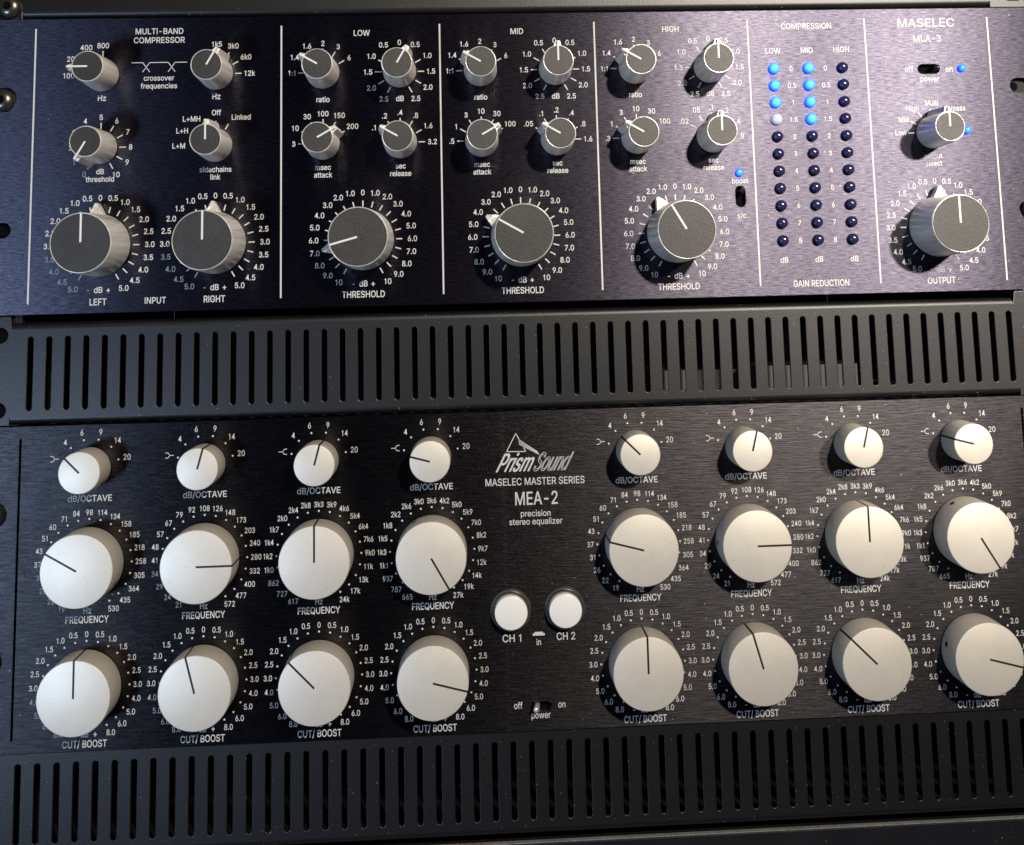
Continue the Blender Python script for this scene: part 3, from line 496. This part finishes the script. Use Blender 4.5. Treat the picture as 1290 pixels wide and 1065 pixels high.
def lettering(parent, name, items, m, org):
    b = MB(); fat = 0.011 if m is M_ink else 0.008
    for it in items: text(b, *it[:4], **{'fat': fat, **(it[4] if len(it) > 4 else {})})
    us = [i[1] for i in items]; vs = [i[2] for i in items]; cu, cvv = sum(us)/len(us), sum(vs)/len(vs)
    b.v = [(a-cu, bb-cvv, h) for a, bb, h in b.v]
    return b.obj(name, m, parent, P(cu, cvv)-org, 0)
D = lambda **k: k
for name, items in [
    ('section_title', [('MULTI-BAND', -151.1, -14.6, 2.6), ('COMPRESSOR', -151.1, -18.7, 2.6)]),
    ('section_title', [('LOW', -60.2, -16.6, 2.6)]),
    ('section_title', [('MID', 10.6, -16.7, 2.6)]),
    ('section_title', [('HIGH', 81.8, -16.6, 2.6)]),
    ('section_title', [('COMPRESSION', 145.5, -16.0, 2.6)]),
    ('section_title', [('GAIN REDUCTION', 145.8, -135.0, 2.75, D(sx=0.80))]),
    ('brand_lettering', [('MASELEC', 202.6, -15.1, 3.9, D(w=27.2))]),
    ('model_lettering', [('MLA-3', 202.6, -22.7, 3.2)]),
    ('meter_heading', [('LOW', 129.3, -27.5, 2.5)]),
    ('meter_heading', [('MID', 145.2, -27.5, 2.5)]),
    ('meter_heading', [('HIGH', 161.5, -27.3, 2.5)]),
    ('meter_unit', [('dB', 129.4, -124.2, 2.4)]),
    ('meter_unit', [('dB', 145.5, -124.2, 2.4)]),
    ('meter_unit', [('dB', 161.7, -124.3, 2.4)]),
    ('switch_lettering', [('off', 193.0, -37.0, 2.5), ('on', 212.0, -37.4, 2.5), ('power', 202.5, -41.9, 2.5)]),
    ('switch_lettering', [('boost', 110.9, -87.8, 2.3), ('s/c', 110.9, -103.6, 2.3)]),
    ('section_title', [('INPUT', -151.0, -135.3, 2.7, D(sx=0.84))])]:
    lettering(comp, name, items, M_ink, CO)
LV = ['0', '0.5', '1', '1.5', '2', '3', '4', '5', '6', '7', '8']
for u in (137.35, 153.45):
    lettering(comp, 'meter_scale', [(t, u, v-0.1, 2.2) for t, v in zip(LV, LEDV)], M_ink, CO)
b = MB(); W_ = 0.32
xa, xb, yt, yb = -163.2, -138.6, -29.0, -33.3
for p, q in [((xa, yt), (-158.3, yt)), ((-158.3, yt), (-155.2, yb)), ((-158.3, yb), (-155.2, yt)), ((-155.2, yt), (-147.0, yt)),
             ((-147.0, yt), (-143.9, yb)), ((-147.0, yb), (-143.9, yt)), ((-143.9, yt), (xb, yt))]:
    b.bar((p[0]+151, p[1]+31), (q[0]+151, q[1]+31), W_, 0.05)
b.obj('crossover_symbol', M_ink, comp, cl(-151, -31), 0)
lettering(comp, 'crossover_lettering', [('crossover', -151, -36.1, 2.3), ('frequencies', -151, -39.7, 2.3)], M_ink, CO)

def dial_comp(u, v, labels, below, big, name, ang, knob_name, nolines=()):
    b = MB()
    r_in, r_out, r0, cap = (14.7, 17.4, 19.8, 2.4) if big else (8.2, 11.1, 12.4, 2.35)
    for lab in labels:
        t, a = lab[:2]; x, y = dirv(a)
        if a not in nolines: b.bar((x*r_in, y*r_in), (x*r_out, y*r_out), 0.55 if big else 0.5, 0.05)
        if len(lab) > 2: text(b, t, lab[2], lab[3], cap, sx=0.88, fat=0.013)
        elif t: ring_text(b, t, a, r0, cap, 0.88, 0.013)
    for it in below: text(b, it[0], it[3] if len(it) > 3 else 0, it[1], it[2], sx=0.82 if it[2] > 2.6 else 0.9, fat=0.013)
    b.obj('dial_scale', M_ink, comp, cl(u, v), 0)
    k = knob_comp(comp, knob_name, u, v, ang, big, CO)
    return k
A30 = lambda L, a0: [(t, a0+30*i) for i, t in enumerate(L)]
inp = [('5.0', -150), ('4.5', -135), ('4.0', -120), ('3.5', -105), ('3.0', -90), ('2.5', -75), ('2.0', -60), ('1.5', -45), ('1.0', -30), ('0.5', -15)]
inp = inp + [('0', 0)] + [(t, -a) for t, a in inp]
thr = [('10', -150), ('9.0', -135), ('8.0', -120), ('7.0', -105), ('6.0', -90), ('5.0', -75), ('4.0', -60), ('3.0', -45), ('2.0', -30), ('1.0', -15)]
thr = thr + [('0', 0)] + [(t, -a) for t, a in thr]
dbl = ['2.5', '2.0', '1.5', '1.0', '0.5', '0', '0.5', '1.0', '1.5', '2.0', '2.5']
mdb = [('-', -19.5, 2.4, -4.4), ('dB', -19.5, 2.5, 0), ('+', -19.5, 2.6, 4.3)]
R1, R2, R3 = -34.8, -67.2, -110.7
two = lambda a, c: [(a, -10.8, 2.3), (c, -14.2, 2.3)]
dial_comp(-176.0, -34.5, A30(['100', '200', '400', '800'], -90), [('Hz', -10.4, 2.5)], False, '', -90, 'crossover_knob')
dial_comp(-125.4, -34.5, A30(['1k5', '3k0', '6k0', '12k'], 0), [('Hz', -10.4, 2.5)], False, '', 30, 'crossover_knob')
dial_comp(-176.1, R2, A30([str(i) for i in range(11)], -150), two('dB', 'threshold'), False, '', -150, 'threshold_knob')
dial_comp(-125.5, R2, [('L+M', -90, -16.3, 0.1), ('L+H', -60, -14.9, 6.9), ('L+MH', -30, -10.8, 12.2), ('Off', 0, 0.2, 14.9), ('Linked', 30, 11.2, 12.7)], two('sidechains', 'link'), False, '', 0, 'sidechain_knob')
dial_comp(-175.7, R3, inp, mdb+[('LEFT', -24.7, 2.8)], True, '', 0, 'input_knob')
dial_comp(-125.4, R3, inp, mdb+[('RIGHT', -24.6, 2.8)], True, '', 0, 'input_knob')
rat = A30(['1:1', '1.4', '1.6', '2', '3', '6'], -90)
for ul, ur, uc, att, at0, rel, re0, an in [
    (-77.8, -43.2, -60.2, ['3', '10', '30', '100', '150', '200'], -90, ['.1', '.2', '.4', '.8', '1.6', '3.2'], -60, (-60, 30, 60, -60, -105)),
    (-6.5, 27.7, 10.5, ['.5', '1', '3', '10', '30', '100'], -90, ['.05', '.1', '.2', '.4', '.8', '1.6'], -60, (-60, 0, 60, -60, -60)),
    (64.4, 99.1, 80.8, ['.3', '1', '3', '10', '30', '100'], -90, ['.02', '.05', '.1', '.2', '.4', '.8'], -60, (-60, 0, -60, 0, -30))]:
    dial_comp(ul, R1, rat, [('ratio', -12.3, 2.4)], False, '', an[0], 'ratio_knob')
    dial_comp(ur, R1, A30(dbl, -150), [('dB', -12.4, 2.4)], False, '', an[1], 'gain_knob')
    dial_comp(ul, R2, A30(att, at0), two('msec', 'attack'), False, '', an[2], 'attack_knob')
    dial_comp(ur, R2, A30(rel, re0), two('sec', 'release'), False, '', an[3], 'release_knob')
    dial_comp(uc, R3, thr, mdb+[('THRESHOLD', -24.2, 2.8)], True, '', an[4], 'threshold_knob')
dial_comp(201.6, R2, [('Low', -90, -14.4, 0.2), ('Mid', -60, -12.8, 6.3), ('High', -30, -8.3, 11.5), ('Multi', 0, 0.9, 13.9), ('Bypass', 30, 12.1, 11.3)], two('output', 'select'), False, '', 0, 'output_select_knob', (30,))
dial_comp(201.4, R3, inp, mdb+[('OUTPUT', -24.4, 2.8)], True, '', 0, 'output_knob')

# ---- lights of the gain reduction meter
def dome(r, hc, n=20):
    prof = [(r, -0.5), (r, hc)]
    for i in range(1, 6):
        t = math.pi/2*i/6; prof.append((r*math.cos(t), hc+r*0.85*math.sin(t)))
    b = MB(); b.lathe(prof, n); return b
led_mesh = {}
def led(u, v, r, hc, m, label=None):
    key = (r, hc, m.name)
    if key not in led_mesh:
        me = dome(r, hc).mesh('indicator_light', 50); me.materials.append(m); led_mesh[key] = me
    o = link('indicator_light', led_mesh[key], comp, cl(u, v))
    if label: o['label'] = label
    return o
for ci, u in enumerate(LEDU):
    for ri, v in enumerate(LEDV):
        if ci < 2 and ri < 4:
            if ci == 0 and ri == 3: led(u, v, 2.55, 0.9, M_led_pale, 'half-lit pale white light')
            else: led(u, v, 2.55, 0.9, M_led_on, 'lit bright blue light')
        else: led(u, v, 2.5, 0.9, M_led_off, 'unlit dark blue light')
led(110.6, -84.0, 1.75, 0.8, M_led_small, 'lit small blue light')
led(217.9, -37.2, 1.75, 0.8, M_led_small, 'lit small blue light')
led(218.2, -66.4, 1.75, 0.8, M_led_small, 'lit small blue light')

def toggle(parent, u, v, horizontal, end, org, m_lever):
    """slide switch sunk in its slot with a small lever at one end"""
    b = MB(); L, w = 4.9, 1.95
    L += 0.6; w += 0.5
    if horizontal: b.box(-L, L, -w, w, -3.15, -2.9)
    else: b.box(-w, w, -L, L, -3.15, -2.9)
    s = b.obj('power_switch' if horizontal else 'toggle_switch', M_hole, parent, P(u, v)-org, 0)
    b = MB(); d = 2.6*end
    vs = []; fs = []; n = 14
    for i, (r, h) in enumerate([(1.2, -2.6), (1.15, 0.0), (1.3, 2.4), (1.25, 4.2), (0.7, 4.8)]):
        off = d*(0.6+0.22*i/2)
        for k in range(n):
            t = 2*math.pi*k/n
            a, bb = r*math.cos(t), r*math.sin(t)
            vs.append((a+off, bb, h) if horizontal else (a, bb+off, h))
    for i in range(4):
        for k in range(n): fs.append((i*n+k, i*n+(k+1) % n, (i+1)*n+(k+1) % n, (i+1)*n+k))
    fs.append(tuple(4*n+k for k in range(n)))
    b.add(vs, fs); b.obj('switch_lever', m_lever, s, None, 50)
toggle(comp, 202.4, -37.2, True, 1, CO, M_switch)
toggle(comp, 110.8, -95.0, False, 1, CO, M_switch)

# ------------------------------------------------------------------ stereo equalizer (lower unit)
eq = tag(empty('stereo_equalizer', CU, -254, 0), 'black brushed stereo equalizer with twenty-four white knobs and two round white buttons', 'audio equalizer')
EO = eq.location.copy()
def el(u, v, h=0): return P(u, v, h)-EO
ET, EB = -187.75, -321.1
holes = [hslot(s, v, 10.5, 6.8) for s in (-219.5, 245.8) for v in (-225.6, -283.2)]
holes += [hslot(14.0, -311.2, 8.8, 3.6)]
holes += [slot(u, -193.0, -316.0, 0.7, 4) for u in (-207.0, 233.9)]
me = plate_mesh(rect(-227.8, 254.6, EB, ET), holes, -3.0, 0.0, 0.22, 'faceplate')
link('faceplate', me, eq, P(0, 0)-EO, [M_eq])
b = MB(); b.box(-205, 232, EB+2, ET-2, -290, -3.2); b.obj('chassis', M_chassis, eq, el(0, 0), 0)
for a0, a1, v1, h1 in ((74, 90, -174.5, -34), (124, 171, -173.5, -32), (90.5, 123.5, -176.5, -60)):
    b = MB(); b.box(a0, a1, ET-1.9, v1, -120, h1); b.obj('transformer_cover', M_cover, eq, el(0, 0), 0)
b = MB(); b.box(-205, 232, ET-6, ET-0.1, -9, -3.1); b.obj('gap_blocker', M_hole, eq, el(0, 0), 0)  # added black strip, keeps the slot-lit chassis out of the gap
SX = 0.79
CUT = ['8.0', '6.0', '5.0', '4.0', '3.0', '2.5', '2.0', '1.5', '1.0', '0.5']
cutl = [(t, -150+15*i) for i, t in enumerate(CUT)]
cutl = cutl + [('0', 0)] + [(t, -a) for t, a in cutl]
FR = [['19', '22', '26', '31', '37', '43', '51', '60', '71', '84', '98', '114', '134', '158', '185', '218', '258', '305', '364', '435', '530'],
      ['21', '24', '29', '34', '41', '48', '57', '67', '79', '92', '108', '126', '148', '173', '203', '240', '280', '332', '400', '477', '572'],
      ['617', '727', '862', '1k0', '1k2', '1k4', '1k7', '2k0', '2k4', '2k8', '3k3', '3k9', '4k6', '5k4', '6k4', '7k6', '9k0', '11k', '13k', '17k', '24k'],
      ['665', '787', '937', '1k1', '1k3', '1k5', '1k8', '2k2', '2k6', '3k0', '3k6', '4k2', '5k0', '5k9', '7k0', '8k2', '9k7', '12k', '14k', '19k', '27k']]
def shelf(mb, a, b_, flip):
    """the little fork that stands for a shelving filter"""
    s = -1 if flip else 1
    P0 = [(0.1, 0), (1.9, 0)]
    mb.bar((a+s*0.1, b_), (a+s*1.9, b_), 0.32, 0.05)
    for sg in (-1, 1):
        pts = [(0.15, 0.0), (-0.25, 0.75), (-0.8, 1.1), (-1.7, 1.15)]
        for (x0, y0), (x1, y1) in zip(pts, pts[1:]):
            mb.bar((a+s*x0, b_+sg*y0), (a+s*x1, b_+sg*y1), 0.32, 0.05)
def dial_big(u, v, labels, below):
    b = MB()
    for t, a in labels:
        x, y = dirv(a); b.dot(x*18.15, y*18.15, 0.42, 0.05); ring_text(b, t, a, 19.75, 2.25, SX)
    for it in below: text(b, it[0], it[3] if len(it) > 3 else 0, it[1], it[2], sx=SX if len(it) < 5 else it[4])
    b.obj('dial_scale', M_ink_eq, eq, el(u, v), 0)
def dial_oct(u, v, flip):
    b = MB()
    for i in range(6):
        x, y = dirv(-75+30*i); b.dot(x*12.1, y*12.1, 0.42, 0.05)
    for t, a in zip(['4', '6', '9', '14', '20'], (-45, -15, 15, 45, 75)):
        ring_text(b, t, a, 14.1, 2.4, SX)
    x, y = dirv(-75); shelf(b, x*15.9, y*15.9, flip)
    text(b, 'dB/OCTAVE', 0, -12.7, 2.55, w=18.6)
    b.obj('dial_scale', M_ink_eq, eq, el(u, v), 0)
ANG_O = [-45, 15, 15, -75, -45, 15, 15, -75]
ANG_F = [-60, 90, 0, 150, -75, 90, 0, 150]
ANG_C = [0, -15, -45, 105, 0, -15, -45, 105]
for i in range(8):
    u = (-177.2 if i < 4 else 58.4)+48.6*(i % 4)
    dial_oct(u, -206.0, i % 4 >= 2)
    knob_eq(eq, 'octave_knob', u, -206.0, ANG_O[i], 8.75, 14.5, EO)
    ls = [(t, -150+15*k) for k, t in enumerate(FR[i % 4])]
    dial_big(u, -245.4, ls, [('Hz', -19.3, 2.5), ('FREQUENCY', -23.0, 2.75)])
    knob_eq(eq, 'frequency_knob', u, -245.4, ANG_F[i], 14.95, 14.9, EO)
    dial_big(u, -295.2, cutl, [('-', -19.0, 2.4, -4.6), ('dB', -19.0, 2.5, 0), ('+', -19.0, 2.6, 4.4), ('CUT/', -22.9, 2.75, -5.4), ('BOOST', -22.9, 2.75, 4.3)])
    knob_eq(eq, 'gain_knob', u, -295.2, ANG_C[i], 14.95, 14.9, EO)

# ---- badge and lettering in the middle
lettering(eq, 'brand_lettering', [('MASELEC MASTER SERIES', 13.8, -217.8, 3.0, D(w=43.4))], M_ink_eq, EO)
lettering(eq, 'model_lettering', [('MEA-2', 14.2, -225.0, 5.4, D(w=18.6))], M_ink_eq, EO)
lettering(eq, 'model_lettering', [('precision', 13.7, -231.4, 2.5, D(w=13.0)), ('stereo equalizer', 13.7, -234.8, 2.5, D(w=23.2))], M_ink_eq, EO)
b = MB(); c0 = (13.8, -206)
def ln(p, q, w=0.38): b.bar((p[0]-c0[0], p[1]-c0[1]), (q[0]-c0[0], q[1]-c0[1]), w, 0.05)
tt, tl, tr = (5.8, -197.2), (1.6, -204.9), (10.1, -205.05)
ln(tt, tl); ln(tl, tr); ln(tt, (7.3, -199.9)); ln((9.1, -203.3), tr)
for k in range(4):
    o = k*0.42
    ln((6.9+o*0.15, -199.8-o*1.6), (15.2+o*0.6, -205.3-o*1.0), 0.26)
b.obj('badge_triangle', M_ink_eq, eq, P(*c0)-EO, 0)
lettering(eq, 'badge_lettering', [('Prism', 5.85, -209.6, 7.6, D(w=14.4, shear=0.53, fat=0.004)), ('Prism', 6.15, -209.6, 7.6, D(w=14.4, shear=0.53, fat=0.004, h=0.056)), ('Prism', 6.0, -209.6, 7.75, D(w=14.4, shear=0.53, fat=0.004, h=0.062))], M_ink_eq, EO)
# the second half of the badge is drawn in outline only
b = MB(); x_ = 0.0; segs = []
for ch in 'Sound':
    for poly in GLYPHS[ch][1]:
        for (xa_, ya_), (xb_, yb_) in zip(poly, poly[1:]+poly[:1]): segs.append((xa_+x_, ya_, xb_+x_, yb_))
    x_ += GLYPHS[ch][0]*0.97
k_ = 7.6/CAPH; kx_ = 15.0/x_
for xa_, ya_, xb_, yb_ in segs:
    q = [((x-x_/2)*kx_+0.53*(y-CAPH/2)*k_, (y-CAPH/2)*k_) for x, y in ((xa_, ya_), (xb_, yb_))]
    b.bar(q[0], q[1], 0.24, 0.05)
b.obj('badge_lettering', M_ink_eq, eq, P(22.0, -209.6)-EO, 0)

for u, t in ((1.9, 'CH 1'), (25.2, 'CH 2')):
    b = MB()
    b.lathe([(8.75, 0.0), (8.75, 0.9), (8.45, 1.2), (8.1, 1.2), (8.0, 2.6), (7.7, 3.1), (7.4, 3.1), (7.3, 2.0)], 56, cap_in=False)
    r = b.obj('push_button', M_bezel, eq, el(u, -271.3), 30)
    b = MB(); b.lathe([(7.05, 0.5), (7.05, 4.9), (6.9, 5.3), (6.5, 5.5)], 56); b.obj('button_cap', M_button, r, None, 30)
    lettering(eq, 'button_lettering', [(t, u+0.2, -283.0, 3.0, D(w=8.0))], M_ink_eq, EO)
b = MB(); b.prism([(-2.6, -0.75), (2.6, -0.75), (2.6, 0.2), (1.9, 0.2), (1.7, 0.8), (-1.7, 0.8), (-1.9, 0.2), (-2.6, 0.2)], 0.02, 0.05)
b.obj('pressed_symbol', M_ink_eq, eq, el(13.7, -281.6), 0)
lettering(eq, 'button_lettering', [('in', 13.65, -285.0, 2.5, D(sx=SX))], M_ink_eq, EO)
lettering(eq, 'switch_lettering', [('off', 4.2, -310.5, 2.6, D(sx=SX)), ('on', 22.8, -310.7, 2.6, D(sx=SX)), ('power', 13.8, -314.7, 2.6, D(sx=SX))], M_ink_eq, EO)
toggle(eq, 14.0, -311.2, True, -1, EO, M_chrome)

# ------------------------------------------------------------------ vent panels and plain panels
def lip_profile(y_edge, sgn, r=2.8, t=1.2, h=-1.2, depth=9.0):
    """closed cross-section (b, h) of a sheet bent back at its edge"""
    out = []; inn = []
    for i in range(0, 11):
        q = math.pi/2*i/10
        out.append((y_edge+sgn*r*math.sin(q), h-r+r*math.cos(q)))
        inn.append((y_edge+sgn*(r-t)*math.sin(q), h-r+(r-t)*math.cos(q)))
    out.append((y_edge+sgn*r, h-depth)); inn.append((y_edge+sgn*(r-t), h-depth))
    return out+inn[::-1]
def sweep(mb, prof, a0, a1):
    n = len(prof)
    vs = [(a, b, h) for a in (a0, a1) for b, h in prof]
    fs = [(i, (i+1) % n, n+(i+1) % n, n+i) for i in range(n)]
    ar = sum(prof[i][0]*prof[(i+1) % n][1]-prof[(i+1) % n][0]*prof[i][1] for i in range(n))
    if ar < 0: fs = [f[::-1] for f in fs]
    mb.add(vs, fs)
def vent_panel(top, slots, label, m, name='vent_panel', cut=None):
    """top: v of the upper end of the ears; a pressed 1U panel with 56 slots"""
    root = tag(empty(name, CU, top-22, 0), label, 'vent panel' if slots else 'rack panel')
    o = root.location.copy(); h1 = -1.2; h0 = -2.6
    yT, yB = top-5.4, top-43.85
    aL, aR = -212.5, 234.5
    outer = [(-227.8, top-46.8), (aL, top-46.8), (aL, yB), (aR, yB), (aR, top-46.8), (254.6, top-46.8),
             (254.6, top), (aR+0.8, top), (aR, yT), (aL, yT), (aL-0.8, top), (-227.8, top)]
    if cut is not None:                                        # upper bend tucked behind the unit above
        outer = [(-227.8, top-46.8), (aL, top-46.8), (aL, yB), (aR, yB), (aR, top-46.8), (254.6, top-46.8), (254.6, cut), (-227.8, cut)]
    hs = [hslot(s, top-v, 10.0, 6.6) for s in (-219.3, 246) for v in (8.1 if cut is None else 10.5, 40.2)]
    if slots: hs += [slot(-204.55+7.935*k, top-9.0, top-40.5, 2.35) for k in range(56)]
    link('slotted_face' if slots else 'face', plate_mesh(outer, hs, h0, h1, 0.28, 'face'), root, P(0, 0)-o, [m])
    for s, y in ((1, yT), (-1, yB)):
        if s > 0 and cut is not None: continue
        b = MB(); sweep(b, lip_profile(y-s*0.25, s, h=h1+0.01), aL+0.3, aR-0.3)
        b.obj('folded_edge', m, root, P(0, 0)-o, 50)
    return root
vent_panel(-140.8, True, 'slotted black steel vent panel between the compressor and the equalizer', M_vent)
vent_panel(-316.5, True, 'slotted black steel vent panel below the equalizer, bluish at its left end', M_vent, cut=-321.3)
vent_panel(38.9, False, 'plain scuffed black steel strip along the top above the compressor', M_blank, 'blank_panel')

low = tag(empty('rack_unit', CU, -390, 0), 'flat black unit with a bright top edge below the lower vent panel', 'rack unit')
b = MB(); b.box(-241, 241, -22.2, 22.2, -3, 0.0)
b2 = MB(); b2.box(-240, 240, -0.2, 0.2, -2.6, -0.35); b2.obj('bare_front_edge', M_edge, low, P(CU, -387.9+22.2)-low.location, 0)
o = b.obj('faceplate', M_under, low, P(CU, -387.9)-low.location, 0)
md = o.modifiers.new('edge', 'BEVEL'); md.width = 0.6*MM; md.segments = 3
b = MB(); b.box(-218, 218, -20, 20, -290, -3.2); b.obj('chassis', M_rack, low, P(CU, -387.9)-low.location, 0)

# ------------------------------------------------------------------ rack screws
def screw(u, v, h, label, m=M_screw, ang=20):
    t = empty('rack_screw', u, v, h); t['label'] = label; t['category'] = 'screw'; t['group'] = 'rack screws'
    b = MB(); r = 5.4; prof = [(2.6, -9), (2.6, 0.02), (r, 0.03), (r, 0.5)]
    for i in range(1, 7):
        a = math.radians(62)*i/6; prof.append((r*math.cos(a), 0.5+2.9*math.sin(a)/math.sin(math.radians(62))))
    prof += [(1.9, 3.45), (1.2, 2.2)]
    b.lathe(prof, 40); o = b.obj('screw_head', m, t, None, 40); o.rotation_euler = (0, math.radians(ang), 0)
    b = MB(); b.box(-2.3, 2.3, -0.45, 0.45, 2.6, 3.42); b.box(-0.45, 0.45, -2.3, 2.3, 2.6, 3.43)
    c = b.obj('cross_recess', M_hole, o, None, 0)
    return t
screw(-219.3, -45.4, 0.05, 'domed cross-head screw in the upper left slot of the compressor')
screw(246.5, -103.4, 0.05, 'domed black screw in the lower right slot of the compressor', M_switch, 50)
screw(-218.2, -2.4, -1.15, 'small worn screw at the left end of the plain top strip', M_screw, 70)
screw(-217.7, -224.7, 0.05, 'black screw head at the left edge of the equalizer beside the frequency knobs', M_switch, 10)
screw(-217.7, -284.4, 0.05, 'black screw head at the left edge of the equalizer beside the lowest knob row', M_switch, 60)
